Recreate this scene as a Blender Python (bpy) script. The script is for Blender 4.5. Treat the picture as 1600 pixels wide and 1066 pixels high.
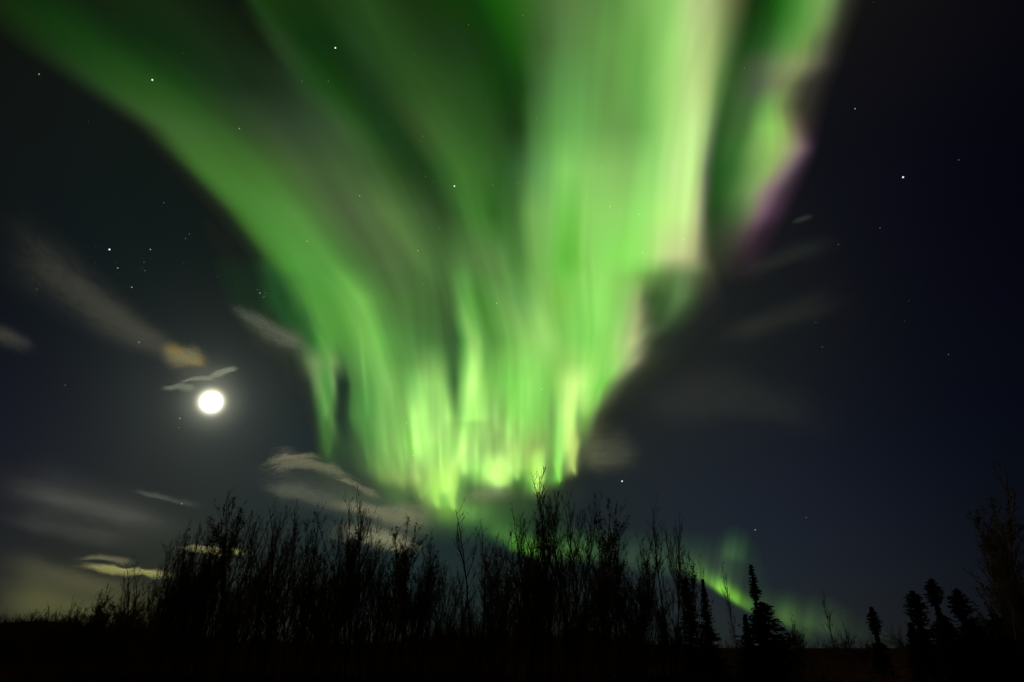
import bpy, math, random
import numpy as np
from mathutils import Vector

# ------------------------------------------------------------------ camera
for o in list(bpy.data.objects):
    bpy.data.objects.remove(o, do_unlink=True)
scene = bpy.context.scene
COL = scene.collection
FPX = 1062.0                       # focal length in pixels of a 1600-wide frame
PITCH = math.atan(479.0 / FPX)
EYE = np.array([0.0, 0.0, 1.6])
cam = bpy.data.cameras.new('camera')
cam.sensor_width = 36.0
cam.lens = 36.0 * FPX / 1600.0
cam.clip_start = 0.1
cam.clip_end = 80000.0
camo = bpy.data.objects.new('camera', cam)
camo.location = EYE
camo.rotation_euler = (math.pi / 2 + PITCH, 0, 0)
COL.objects.link(camo)
scene.camera = camo

CP, SP = math.cos(PITCH), math.sin(PITCH)


def direction(x, y):
    """unit direction(s) towards a point of the 1600x1066 view"""
    a = (np.asarray(x, float) - 800.0) / FPX
    b = (533.0 - np.asarray(y, float)) / FPX
    v = np.stack([a, CP - b * SP, SP + b * CP], -1)
    return v / np.linalg.norm(v, axis=-1, keepdims=True)


def lin(c):
    c = np.asarray(c, float) / 255.0
    return np.where(c <= 0.04045, c / 12.92, ((c + 0.055) / 1.055) ** 2.4)


# ------------------------------------------------------------------ world: moonlit night sky
MOON = direction(330, 628)
SKY_K = 1 / 0.17 ** 2
SKY_LOBES = [  # SKYFIT
    (150, -100, 0.00110, 0.00278, 0.00132),
    (350, -100, 0.00027, 0.00260, 0.00017),
    (600, -100, 0.00000, 0.00036, 0.00216),
    (1250, -100, 0.00661, 0.00619, 0.00163),
    (1450, -100, 0.00000, 0.00000, 0.00279),
    (-50, 120, 0.00113, 0.00000, 0.00000),
    (150, 120, 0.00127, 0.00000, 0.00000),
    (600, 120, 0.00290, 0.00030, 0.00000),
    (850, 120, 0.00108, 0.00474, 0.00000),
    (-50, 330, 0.00166, 0.00000, 0.00037),
    (150, 330, 0.00000, 0.00544, 0.00542),
    (600, 330, 0.00199, 0.00611, 0.00279),
    (850, 330, 0.00000, 0.00000, 0.00236),
    (1050, 330, 0.00000, 0.00000, 0.00393),
    (1250, 330, 0.00000, 0.00000, 0.00238),
    (1450, 330, 0.00000, 0.00000, 0.00068),
    (850, 520, 0.00000, 0.00199, 0.00000),
    (1050, 520, 0.00998, 0.01121, 0.00390),
    (1650, 520, 0.00087, 0.00016, 0.00287),
    (850, 680, 0.00441, 0.00047, 0.00000),
    (1050, 680, 0.00000, 0.00045, 0.00000),
    (1650, 680, 0.00000, 0.00105, 0.00000),
    (-50, 840, 0.00000, 0.00000, 0.01076),
    (350, 840, 0.00000, 0.00000, 0.00086),
    (600, 840, 0.00000, 0.01111, 0.02019),
    (850, 840, 0.00275, 0.00560, 0.00000),
    (1050, 840, 0.00000, 0.00000, 0.01457),
    (1250, 840, 0.00000, 0.00000, 0.00078),
    (1450, 840, 0.00000, 0.00000, 0.00054),
    (-50, 960, 0.00000, 0.00000, 0.00290),
    (350, 960, 0.00000, 0.00000, 0.00168),
    (600, 960, 0.00524, 0.00592, 0.00000),
    (1050, 960, 0.00000, 0.00355, 0.00000),
    (1250, 960, 0.00000, 0.00032, 0.00833),
    (1450, 960, 0.00000, 0.00041, 0.00327),
    (-50, 1100, 0.00374, 0.00488, 0.00000),
    (150, 1100, 0.01417, 0.01799, 0.00000),
    (850, 1100, 0.00000, 0.00000, 0.00219),
    (1050, 1100, 0.00311, 0.00520, 0.00000),
    (1250, 1100, 0.01111, 0.01092, 0.00000),
    (1450, 1100, 0.00059, 0.00086, 0.00000),
]
MOON_LOBES = [(7.4, (8.0, 7.6, 5.4)), (20, (.22, .23, .17)), (48, (.025, .028, .022)), (105, (.013, .016, .013))]

world = bpy.data.worlds.new('World')
scene.world = world
world.use_nodes = True
wt = world.node_tree
wt.nodes.clear()
wn = wt.nodes.new
w_out = wn('ShaderNodeOutputWorld')
sky = wn('ShaderNodeTexSky')
sky.sky_type = 'NISHITA'
sky.sun_disc = False
sky.sun_elevation = math.asin(MOON[2])
sky.sun_rotation = math.atan2(MOON[0], MOON[1])
bg_sky = wn('ShaderNodeBackground')
bg_sky.inputs[1].default_value = 0.00022
wt.links.new(sky.outputs[0], bg_sky.inputs[0])
tc = wn('ShaderNodeTexCoord')
acc = None


def lobe(d, k, colour):
    """soft patch of night-sky glow round a compass direction"""
    global acc
    dot = wn('ShaderNodeVectorMath'); dot.operation = 'DOT_PRODUCT'
    wt.links.new(tc.outputs['Generated'], dot.inputs[0])
    dot.inputs[1].default_value = [float(v) for v in d]
    m = wn('ShaderNodeMath'); m.operation = 'MULTIPLY_ADD'
    wt.links.new(dot.outputs['Value'], m.inputs[0])
    m.inputs[1].default_value = k
    m.inputs[2].default_value = -k
    e = wn('ShaderNodeMath'); e.operation = 'EXPONENT'
    wt.links.new(m.outputs[0], e.inputs[0])
    s = wn('ShaderNodeVectorMath'); s.operation = 'SCALE'
    s.inputs[0].default_value = [float(v) for v in colour]
    wt.links.new(e.outputs[0], s.inputs['Scale'])
    if acc is None:
        acc = s
    else:
        a = wn('ShaderNodeVectorMath'); a.operation = 'ADD'
        wt.links.new(acc.outputs[0], a.inputs[0])
        wt.links.new(s.outputs[0], a.inputs[1])
        acc = a


for (x, y, r, g, b) in SKY_LOBES:
    lobe(direction(x, y), SKY_K, (r, g, b))
for (s_, c_) in MOON_LOBES:
    lobe(MOON, (FPX / s_) ** 2, c_)
bg_glow = wn('ShaderNodeBackground')
bg_glow.inputs[0].default_value = (0, 0, 0, 1)
if acc is not None:
    wt.links.new(acc.outputs[0], bg_glow.inputs[0])
w_add = wn('ShaderNodeAddShader')
wt.links.new(bg_sky.outputs[0], w_add.inputs[0])
wt.links.new(bg_glow.outputs[0], w_add.inputs[1])
wt.links.new(w_add.outputs[0], w_out.inputs['Surface'])

scene.view_settings.view_transform = 'Standard'
scene.view_settings.look = 'None'
scene.view_settings.exposure = 0.0
scene.view_settings.gamma = 1.0
scene.cycles.transparent_max_bounces = 48
scene.cycles.max_bounces = 4
scene.cycles.use_denoising = True
scene.cycles.denoiser = 'OPENIMAGEDENOISE'
scene.cycles.denoising_prefilter = 'ACCURATE'
scene.cycles.sample_clamp_indirect = 0.6


def sky_lin(x, y):
    """the background sky as seen towards (x, y), linear"""
    d = direction(x, y)
    out = np.zeros(d.shape[:-1] + (3,)) + np.array([.0005, .0007, .0009])
    for (lx, ly, r, g, b) in SKY_LOBES:
        w = np.exp(SKY_K * (d @ direction(lx, ly) - 1))
        out += w[..., None] * np.array([r, g, b])
    for (s_, c_) in MOON_LOBES:
        w = np.exp((FPX / s_) ** 2 * (d @ MOON - 1))
        out += w[..., None] * np.array(c_)
    return out


# ------------------------------------------------------------------ helpers
def mesh_np(name, verts, faces, mat, parent=None, smooth=True):
    me = bpy.data.meshes.new(name)
    verts = np.asarray(verts, np.float32)
    faces = np.asarray(faces, np.int32)
    k = faces.shape[1]
    me.vertices.add(len(verts))
    me.vertices.foreach_set('co', verts.ravel())
    me.loops.add(faces.size)
    me.loops.foreach_set('vertex_index', faces.ravel())
    me.polygons.add(len(faces))
    me.polygons.foreach_set('loop_start', np.arange(0, faces.size, k, dtype=np.int32))
    me.polygons.foreach_set('loop_total', np.full(len(faces), k, np.int32))
    if smooth:
        me.polygons.foreach_set('use_smooth', np.ones(len(faces), bool))
    me.update(calc_edges=True)
    if mat is not None:
        me.materials.append(mat)
    o = bpy.data.objects.new(name, me)
    COL.objects.link(o)
    if parent is not None:
        o.parent = parent
    return o


def tag(o, label=None, cat=None, group=None, kind=None):
    if label: o['label'] = label
    if cat: o['category'] = cat
    if group: o['group'] = group
    if kind: o['kind'] = kind
    return o


def empty(name, loc, rz=0.0):
    o = bpy.data.objects.new(name, None)
    o.location = [float(v) for v in loc]
    o.rotation_euler = (0, 0, rz)
    o.empty_display_size = 0.2
    COL.objects.link(o)
    return o


def copy_thing(root):
    r = root.copy()
    COL.objects.link(r)
    for ch in root.children:
        c = ch.copy()
        COL.objects.link(c)
        c.parent = r
    return r


def new_mat(name):
    m = bpy.data.materials.new(name)
    m.use_nodes = True
    m.node_tree.nodes.clear()
    return m, m.node_tree


def rough_mat(name, c0, c1, scale=6.0, rough=0.95, bump=0.0):
    m, t = new_mat(name)
    out = t.nodes.new('ShaderNodeOutputMaterial')
    b = t.nodes.new('ShaderNodeBsdfDiffuse')
    b.inputs['Roughness'].default_value = rough
    co = t.nodes.new('ShaderNodeTexCoord')
    n = t.nodes.new('ShaderNodeTexNoise')
    n.inputs['Scale'].default_value = scale
    n.inputs['Detail'].default_value = 6
    mx = t.nodes.new('ShaderNodeMix'); mx.data_type = 'RGBA'
    mx.inputs['A'].default_value = (*c0, 1)
    mx.inputs['B'].default_value = (*c1, 1)
    t.links.new(co.outputs['Object'], n.inputs['Vector'])
    t.links.new(n.outputs['Fac'], mx.inputs['Factor'])
    t.links.new(mx.outputs['Result'], b.inputs['Color'])
    if bump:
        bp = t.nodes.new('ShaderNodeBump')
        bp.inputs['Strength'].default_value = bump
        t.links.new(n.outputs['Fac'], bp.inputs['Height'])
        t.links.new(bp.outputs[0], b.inputs['Normal'])
    t.links.new(b.outputs[0], out.inputs['Surface'])
    return m


M_BARK = rough_mat('bark', (.15, .12, .07), (.25, .20, .12), 9)
M_TWIG = rough_mat('twig', (.13, .10, .055), (.20, .155, .08), 5)
M_LEAF = rough_mat('withered_leaf', (.12, .10, .03), (.20, .15, .05), 3)
M_NEEDLE = rough_mat('needles', (.03, .04, .016), (.06, .07, .03), 4)
M_SOIL = rough_mat('soil', (.030, .018, .014), (.07, .038, .028), 1.3, bump=.4)
M_BRUSH = rough_mat('brush', (.22, .11, .07), (.34, .19, .11), .8)
M_SNOW = rough_mat('old_snow', (.45, .47, .45), (.70, .72, .70), 3)

# ------------------------------------------------------------------ ground
def ground_z(x, y):
    x = np.asarray(x, float); y = np.asarray(y, float)
    az = x / np.maximum(y, 1)
    left = 1 / (1 + np.exp((az - 0.27) / 0.05))
    far = np.clip((y - 46) / 50, 0, 1); far = far * far * (3 - 2 * far)
    z = left * far * (2.3 + 1.7 / (1 + np.exp((az + .42) / .07)) + .5 * np.sin(az * 9 + 1) + .25 * np.sin(az * 34 + y * .05)) - (1 - left) * np.clip(y - 40, 0, 400) * 0.009
    z = z + 0.12 * np.sin(x * .35 + 1.3) * np.sin(y * .27) + .05 * np.sin(x * 1.1) * np.sin(y * .9 + 2)
    return z


def build_ground():
    ys = np.concatenate([np.linspace(-60, 20, 17), np.linspace(22, 130, 90), np.geomspace(135, 9000, 40)])
    xs = np.concatenate([-np.geomspace(9000, 110, 30), np.linspace(-105, 105, 150), np.geomspace(110, 9000, 30)])
    X, Y = np.meshgrid(xs, ys)
    Z = ground_z(X, Y)
    Z = np.where(np.hypot(X, Y) > 400, np.minimum(Z, 3.0), Z)
    v = np.stack([X, Y, Z], -1).reshape(-1, 3)
    ny, nx = X.shape
    i = np.arange(ny * nx).reshape(ny, nx)
    f = np.stack([i[:-1, :-1], i[:-1, 1:], i[1:, 1:], i[1:, :-1]], -1).reshape(-1, 4)
    o = mesh_np('ground', v, f, M_SOIL)
    tag(o, kind='structure')


build_ground()

# ------------------------------------------------------------------ moon
def sphere(name, centre, r, mat, seg=32, rings=16):
    th = np.linspace(0, math.pi, rings + 1)[1:-1]
    ph = np.arange(seg) * 2 * math.pi / seg
    T, P = np.meshgrid(th, ph, indexing='ij')
    v = np.stack([np.sin(T) * np.cos(P), np.sin(T) * np.sin(P), np.cos(T)], -1).reshape(-1, 3)
    v = np.vstack([v, [0, 0, 1], [0, 0, -1]])
    n = (rings - 1) * seg
    f = []
    for i in range(rings - 2):
        for j in range(seg):
            a = i * seg + j; b = i * seg + (j + 1) % seg
            f.append((a, a + seg, b + seg)); f.append((a, b + seg, b))
    for j in range(seg):
        f.append((n, j, (j + 1) % seg))
        f.append((n + 1, (rings - 2) * seg + (j + 1) % seg, (rings - 2) * seg + j))
    o = mesh_np(name, v * r, f, mat)
    o.location = [float(q) for q in centre]
    return o


MOON_DIST = 20000.0
MOON_R = MOON_DIST * 14.5 / FPX
m, t = new_mat('moon_light')
em = t.nodes.new('ShaderNodeEmission'); ou = t.nodes.new('ShaderNodeOutputMaterial')
em.inputs['Strength'].default_value = 1900.0
m.cycles.emission_sampling = 'FRONT_BACK'
em.inputs['Color'].default_value = (1, .96, .86, 1)
t.links.new(em.outputs[0], ou.inputs['Surface'])
o = sphere('moon', EYE + MOON * MOON_DIST, MOON_R, m)
tag(o, 'brilliant white full moon glowing low in the left of the sky', 'moon')

# ------------------------------------------------------------------ stars
STAR_DIST = 5500.0
STARM = []
for k, (e, c) in enumerate([(.022, (1, 1, 1)), (.055, (.85, .95, 1)), (.15, (1, .98, .92)), (.55, (1, 1, .97))]):
    m, t = new_mat('starlight')
    em = t.nodes.new('ShaderNodeEmission'); ou = t.nodes.new('ShaderNodeOutputMaterial')
    em.inputs['Color'].default_value = (*c, 1)
    em.inputs['Strength'].default_value = e
    m.cycles.emission_sampling = 'NONE'
    tr = t.nodes.new('ShaderNodeBsdfTransparent'); ad = t.nodes.new('ShaderNodeAddShader')
    t.links.new(em.outputs[0], ad.inputs[0]); t.links.new(tr.outputs[0], ad.inputs[1])
    t.links.new(ad.outputs[0], ou.inputs['Surface'])
    STARM.append(m)
STARS = '''61,116,.5 238,125,1 524,75,1 472,127,.4 513,127,.4 374,201,.5 138,190,.15 286,83,.12 732,39,.25 648,86,.2
762,153,.2 630,210,.2 630,227,.2 661,213,.25 745,226,.2 665,276,.3 710,291,.8 770,289,.4 562,306,.5 677,284,.2
480,377,.45 653,392,.7 662,416,.2 686,356,.25 776,474,.5 662,444,.25 817,24,.25 950,86,.3 838,186,.3 940,262,.4
953,323,.6 998,335,.6 1004,395,.6 1068,375,.5 809,286,.25 1163,107,.4 1336,170,.7 1411,277,.9 1498,250,.3
1217,279,.4 1375,356,.3 1310,382,.25 1266,386,.15 1294,474,.2 1275,504,.4 1413,502,.2 1420,470,.1 1285,542,.3
1482,554,.3 1365,3,.2 1206,3,.2 171,390,1 184,419,.55 186,429,.2 182,410,.2 150,385,.12 149,411,.15 206,449,.5
226,423,.3 222,419,.2 225,410,.3 235,390,.5 290,373,.35 296,366,.25 256,317,.3 93,420,.15 58,452,.3 287,411,.15
340,433,.15 402,453,.4 406,458,.6 413,463,.35 415,458,.3 411,465,.3 217,535,.5 102,602,.3 281,654,.5 279,668,.25
284,787,.7 635,661,.6 646,712,.5 846,608,.5 714,540,.3 972,752,.9 1180,828,.6 1260,809,.3 1318,954,.2 1192,618,.15'''
STAR_LABEL = {
    (524, 75): 'bright white star high in the dark green lane near the top edge',
    (238, 125): 'bright star inside the faint upper left arm of the aurora',
    (171, 390): 'brightest star in the dark sky left of the aurora, above the moon',
    (184, 419): 'small close pair star just below the bright star above the moon',
    (710, 291): 'clear small star in the middle of the aurora beside a dark lane',
    (653, 392): 'small oval star in the dim grey-green centre of the aurora',
    (1411, 277): 'lone bright star in the navy sky right of the aurora',
    (1336, 170): 'small white star nearest the right edge of the upper aurora',
    (972, 752): 'lone bright star low in the sky, just right of the aurora tip above the trees',
    (1180, 828): 'small star low above the leaning spire of the big spruce',
    (284, 787): 'small star below the moon just above the bare birches',
    (217, 535): 'small star between the brown cloud streak and the moon, left of the orange cloud',
    (61, 116): 'pale star alone in the dark upper left corner below the aurora arm',
    (635, 661): 'small star on the left rim of the bright lower aurora folds',
    (846, 608): 'faint star in front of the bright lower right folds of the aurora',
    (281, 654): 'tiny star just lower left of the moon',
    (206, 449): 'faint star lowest of the scattered cluster above the brown cloud streak',
    (1260, 809): 'faint star low in the navy sky right of the star above the spruce',
}
star_mesh = {}
for tok in STARS.split():
    sx, sy, b = [float(q) for q in tok.split(',')]
    lev = 0 if b < .22 else 1 if b < .45 else 2 if b < .75 else 3
    rpx = (.55, .70, .85, 1.1)[lev]
    p = EYE + direction(sx, sy) * STAR_DIST
    if lev not in star_mesh:
        o = sphere('star', p, rpx / FPX * STAR_DIST, STARM[lev], 8, 6)
        star_mesh[lev] = o
    else:
        o = star_mesh[lev].copy(); COL.objects.link(o)
        o.location = [float(q) for q in p]
    key = (int(sx), int(sy))
    pleiad = abs(sx - 409) < 9 and abs(sy - 459) < 8
    edge = np.interp(sy, [0, 66, 133, 200, 266, 333, 400, 466, 532, 700, 800], [-60, 25, 125, 228, 298, 362, 415, 455, 480, 560, 640])
    if key in STAR_LABEL:
        tag(o, STAR_LABEL[key], 'star', 'stars in the night sky')
    elif pleiad:
        tag(o, 'one of the tight knot of tiny stars beside the left edge of the aurora', 'star', 'knot of tiny stars')
    elif sx < edge:
        tag(o, 'very faint speck of a star in the dark sky left of the aurora', 'star', 'faint stars left of the aurora')
    elif sx > 1240 or (sx > 1050 and sy > 500):
        tag(o, 'very faint speck of a star in the navy sky right of the aurora', 'star', 'faint stars right of the aurora')
    else:
        tag(o, 'very faint speck of a star shining through the green aurora', 'star', 'faint stars seen through the aurora')

# ------------------------------------------------------------------ aurora
def parse_rows(txt):
    rows = []
    for line in txt.strip().splitlines():
        y, rest = line.split('|')
        st = []
        for q in rest.split(';'):
            q = q.strip()
            if not q: continue
            x, c = q.split(':')
            st.append((float(x), *[float(v) for v in c.split(',')]))
        st.sort()
        rows.append((float(y), np.array(st)))
    return rows


MAIN = parse_rows('''
0|-130:14,20,14;-60:16,26,13;0:22,42,14;60:18,48,12;150:20,35,15;240:24,42,20;340:20,30,16;375:18,26,16;396:28,60,22;440:24,52,14;480:24,50,18;570:38,72,28;640:28,52,20;740:20,60,10;770:25,85,15;800:38,95,22;860:75,110,55;890:90,125,65;960:90,140,65;1000:115,170,80;1045:140,205,100;1080:180,210,130;1108:180,198,130;1135:120,135,80;1160:70,80,45;1180:28,55,18;1240:24,50,18
66|-40:14,18,16;10:16,22,16;45:24,38,20;90:24,55,20;140:26,62,22;190:22,50,18;250:18,42,18;320:24,45,22;390:22,36,20;410:22,32,20;425:34,58,28;445:36,62,30;475:20,52,18;520:20,50,18;560:34,66,30;610:38,74,28;680:32,60,26;735:28,56,24;770:22,62,12;800:28,82,16;850:65,100,48;880:85,128,66;930:95,145,68;1000:105,168,72;1045:150,215,105;1080:190,228,135;1110:170,195,115;1135:100,125,70;1155:50,80,38;1175:28,68,20;1240:28,68,20
133|80:15,20,20;115:20,26,20;140:30,52,27;165:38,74,30;200:40,78,27;245:38,78,28;287:28,64,23;337:28,52,26;390:28,46,26;440:32,50,30;475:38,66,34;500:32,72,27;535:24,60,18;565:27,54,26;590:32,60,28;620:40,74,30;665:46,80,32;720:40,75,30;760:30,70,22;790:22,60,12;812:26,66,18;840:62,102,52;870:85,140,68;905:95,155,75;950:98,150,70;1000:105,172,75;1050:165,225,115;1080:200,235,140;1108:165,190,112;1125:90,130,65;1140:58,95,43;1160:60,88,52;1200:60,88,52
200|185:17,20,22;216:22,27,22;238:42,64,32;262:60,96,44;295:60,100,44;335:52,92,38;375:46,72,36;420:52,72,44;470:52,72,48;510:52,76,46;540:56,88,46;566:42,80,32;590:30,64,28;620:28,60,26;645:48,72,34;672:58,92,40;705:55,96,40;745:44,84,32;775:42,76,32;795:30,62,26;812:32,62,26;832:66,112,52;870:96,158,74;905:108,175,82;940:104,160,76;975:104,155,74;1010:115,185,85;1045:170,232,118;1080:204,246,146;1104:164,200,118;1116:90,120,74;1126:52,90,40;1145:46,88,38;1170:60,95,50
266|262:20,24,26;286:24,32,24;304:54,94,36;322:65,116,44;350:66,118,44;400:64,112,42;440:66,104,46;480:68,96,52;540:65,92,50;585:60,92,46;610:48,82,36;640:34,64,28;665:32,60,26;690:48,92,38;720:62,112,42;750:58,108,42;780:48,92,36;800:50,96,44;815:66,108,54;840:92,152,80;880:130,205,95;920:135,200,95;970:135,190,95;1020:150,225,110;1056:200,245,145;1080:205,252,145;1096:160,185,118;1106:85,100,75;1118:45,85,35;1145:40,88,34
333|330:22,26,24;352:28,38,26;368:56,98,38;382:66,120,44;400:72,132,52;440:82,142,58;475:78,130,56;500:76,112,56;540:76,98,60;580:78,106,60;605:90,126,64;630:76,112,56;660:62,94,48;690:46,72,36;712:52,90,40;728:64,118,46;755:62,122,42;772:46,96,33;788:58,112,44;802:60,105,46;830:112,168,80;860:125,190,90;876:116,198,80;895:112,196,74;915:140,212,95;960:145,215,100;1000:150,235,105;1040:195,252,130;1070:210,255,145;1088:190,205,132;1098:125,132,102;1108:55,75,42;1122:40,85,32;1145:44,82,38
400|385:22,30,26;405:28,48,28;418:58,106,40;432:68,128,46;460:82,156,60;490:86,156,62;520:80,140,58;550:72,115,54;580:75,106,57;625:80,108,60;648:88,128,64;680:73,112,56;700:68,108,54;716:76,120,58;740:82,122,62;775:92,138,68;790:86,138,66;802:74,126,54;815:78,130,58;838:118,178,82;862:118,192,80;882:94,184,54;898:106,194,62;915:138,215,92;950:140,228,95;980:142,238,92;1010:168,240,112;1040:202,228,142;1065:202,210,142;1085:170,172,115;1098:110,112,82;1112:62,66,48;1130:48,54,40;1150:40,42,38
418|395:22,38,28;422:42,86,38;445:70,136,50;470:82,158,60;500:84,156,62;532:84,148,62;562:74,118,56;590:76,108,58;640:78,112,60;664:84,124,62;690:72,110,56;706:76,120,58;724:86,134,66;748:84,124,62;785:98,148,72;806:78,132,58;822:90,145,66;842:120,182,82;866:114,194,76;884:98,188,60;902:118,200,74;925:144,222,96;960:142,228,95;990:140,228,94;1010:145,215,98;1025:142,195,98;1045:140,165,100;1068:138,155,98;1090:125,140,92;1104:86,96,66;1120:55,60,44;1150:40,42,38
433|400:22,40,28;430:34,84,40;452:62,118,48;475:80,152,58;505:84,160,62;540:94,162,66;570:80,130,60;600:74,108,57;650:76,112,58;675:76,118,58;696:70,112,54;712:86,138,66;728:92,154,70;742:78,128,56;775:92,142,68;795:96,152,70;812:84,140,62;832:108,170,78;852:124,188,86;872:114,194,74;888:110,196,70;910:138,216,92;940:148,228,100;970:138,212,90;992:136,200,88;1008:116,168,76;1024:98,136,68;1044:94,126,66;1062:96,132,76;1085:90,108,68;1105:64,70,50;1125:44,46,40;1150:34,36,34
466|405:24,44,28;425:30,72,34;445:32,74,36;460:52,106,44;485:80,150,56;520:86,162,60;545:106,176,72;568:112,182,76;588:84,140,62;615:74,116,55;655:74,115,55;690:68,102,52;706:74,114,56;718:94,158,72;734:96,168,66;748:70,130,46;762:82,146,60;790:112,168,80;808:98,158,78;826:110,170,82;845:132,192,90;870:124,192,74;886:124,196,75;910:136,220,92;935:146,235,100;960:140,218,92;983:150,200,106;996:160,180,112;1008:88,108,68;1020:54,86,44;1040:62,98,48;1057:86,124,70;1072:84,114,68;1086:60,80,50;1102:44,48,40;1125:34,34,35
500|425:28,48,30;450:34,84,40;466:38,86,38;480:50,100,46;498:84,154,60;530:86,162,60;558:112,182,76;584:108,178,74;600:84,140,62;640:74,120,56;680:68,112,54;704:62,96,50;714:82,140,66;728:128,195,90;744:100,172,72;758:74,136,50;776:96,160,66;800:124,184,86;820:122,180,86;846:150,215,102;874:124,196,80;900:126,210,86;935:145,232,98;962:146,220,100;982:164,205,115;996:172,182,120;1008:96,102,72;1024:56,82,46;1048:62,88,52;1068:48,64,44;1092:34,38,36
532|440:46,52,44;465:64,86,56;478:58,98,50;488:40,100,40;500:78,150,58;516:84,158,60;540:84,155,60;570:118,186,80;590:112,190,76;608:88,154,66;640:80,135,62;680:74,124,60;700:64,100,54;713:60,96,50;722:76,152,62;734:140,202,95;748:138,206,96;758:92,152,66;770:84,145,60;788:102,168,72;800:122,192,82;830:142,206,96;858:156,220,106;880:130,202,86;920:130,220,90;950:146,225,96;970:165,215,115;988:185,202,126;1000:158,165,120;1010:90,96,66;1025:46,56,40;1050:36,42,37
566|458:34,44,38;470:56,72,50;480:96,132,76;492:112,148,88;502:108,152,84;511:86,150,66;520:124,168,90;528:88,130,70;536:66,116,56;545:82,138,65;560:94,162,70;575:108,178,78;592:120,192,86;606:104,172,76;625:90,148,66;650:96,155,70;675:118,180,84;692:100,155,74;706:62,110,56;713:62,110,55;722:92,172,70;737:175,238,118;750:155,224,104;760:102,168,72;776:106,178,72;800:126,208,84;830:142,220,96;855:136,210,90;876:142,206,90;895:150,215,98;925:150,232,98;950:146,228,94;972:160,200,112;990:165,175,120;1002:95,98,76;1014:52,60,42;1040:36,42,36
600|470:34,42,40;482:40,54,42;491:84,132,68;503:92,152,70;512:72,144,58;521:110,166,84;525:70,105,60;530:28,46,32;543:28,52,36;549:68,122,56;565:80,146,64;580:95,166,74;600:124,190,90;614:120,182,85;626:104,166,74;640:116,186,86;665:150,220,105;690:150,216,102;701:104,155,76;711:60,104,50;720:116,188,84;736:188,252,124;750:154,222,100;762:122,192,80;780:124,202,84;800:130,222,84;820:140,226,94;842:138,224,94;856:118,195,80;872:158,222,98;886:200,252,128;900:205,250,130;914:186,250,120;926:160,240,104;940:122,225,80;952:120,170,80;966:84,100,64;985:46,50,40;1010:36,40,35
650|478:32,38,42;490:36,50,40;499:60,112,54;512:98,162,74;519:84,128,64;525:36,62,40;532:32,52,38;541:36,60,42;548:70,128,60;565:84,150,68;582:88,154,68;602:118,182,86;620:116,180,84;633:108,178,74;645:158,230,108;670:156,220,105;690:142,194,100;702:166,234,110;712:124,182,88;720:120,182,84;732:160,234,106;750:150,214,100;770:150,210,105;786:128,188,86;800:132,212,86;830:140,224,94;848:122,195,80;864:110,172,76;874:158,240,108;886:214,254,134;896:186,244,118;903:124,180,82;916:132,192,80;926:104,142,74;936:58,66,46;955:34,39,33
700|490:30,38,38;500:44,70,44;508:60,104,50;518:52,88,50;526:42,66,42;545:46,74,48;560:62,96,54;570:74,122,60;582:86,146,68;602:124,180,85;625:126,184,85;641:134,204,86;652:164,234,110;675:160,225,105;692:156,222,105;715:166,235,110;726:192,252,124;738:154,215,105;752:146,192,100;780:146,192,96;800:174,224,114;820:160,210,100;838:150,182,90;850:132,168,85;861:132,192,85;874:160,245,110;888:198,242,116;899:170,172,102;906:82,100,60;920:64,72,48;940:40,44,36
732|545:42,60,44;562:58,82,52;577:74,110,60;590:112,158,76;610:128,178,86;630:126,176,85;644:142,194,96;656:164,222,108;690:176,236,110;706:198,252,124;720:168,232,108;736:150,220,100;758:168,238,110;776:198,254,130;790:198,254,128;805:172,230,110;820:156,216,92;832:182,246,100;842:198,254,120;852:122,166,78;864:112,168,72;873:142,222,96;881:98,135,66;890:156,190,94;898:116,122,74;908:46,56,42;930:34,40,37
750|560:44,58,46;578:56,76,50;590:92,126,66;605:122,162,80;640:136,168,86;654:160,206,100;690:190,245,110;704:194,250,114;716:112,165,76;732:92,145,72;752:140,200,92;768:175,235,110;782:198,252,125;793:140,192,90;805:82,134,62;820:86,150,60;832:160,235,92;842:188,248,110;851:94,136,62;866:100,180,70;875:92,152,52;884:44,56,40;905:34,40,38
765|575:42,56,44;592:58,80,50;605:66,100,56;622:82,118,60;642:94,126,66;658:122,170,80;680:178,243,105;704:180,235,105;716:104,156,72;730:68,106,52;750:86,112,62;775:100,130,74;790:82,112,60;812:60,92,46;830:88,146,60;840:166,216,98;847:110,136,66;856:54,74,42;880:38,46,40
782|590:46,66,48;605:60,90,55;625:74,112,58;642:54,80,50;655:80,110,60;675:148,198,90;685:140,205,90;700:120,190,80;715:90,142,65;730:74,112,55;755:84,110,60;790:60,82,50;820:50,70,44;850:38,50,38
800|590:40,54,46;620:54,80,50;650:60,84,50;672:78,112,56;690:112,165,66;705:104,158,62;730:84,130,58;760:66,104,52;800:46,80,42;840:38,58,40
830|600:36,48,44;640:42,58,46;690:52,78,52;720:50,84,52;760:48,84,48;810:40,62,42;850:34,48,38
870|600:32,40,40;700:34,50,44;760:34,52,42;850:30,40,38
''')
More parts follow.
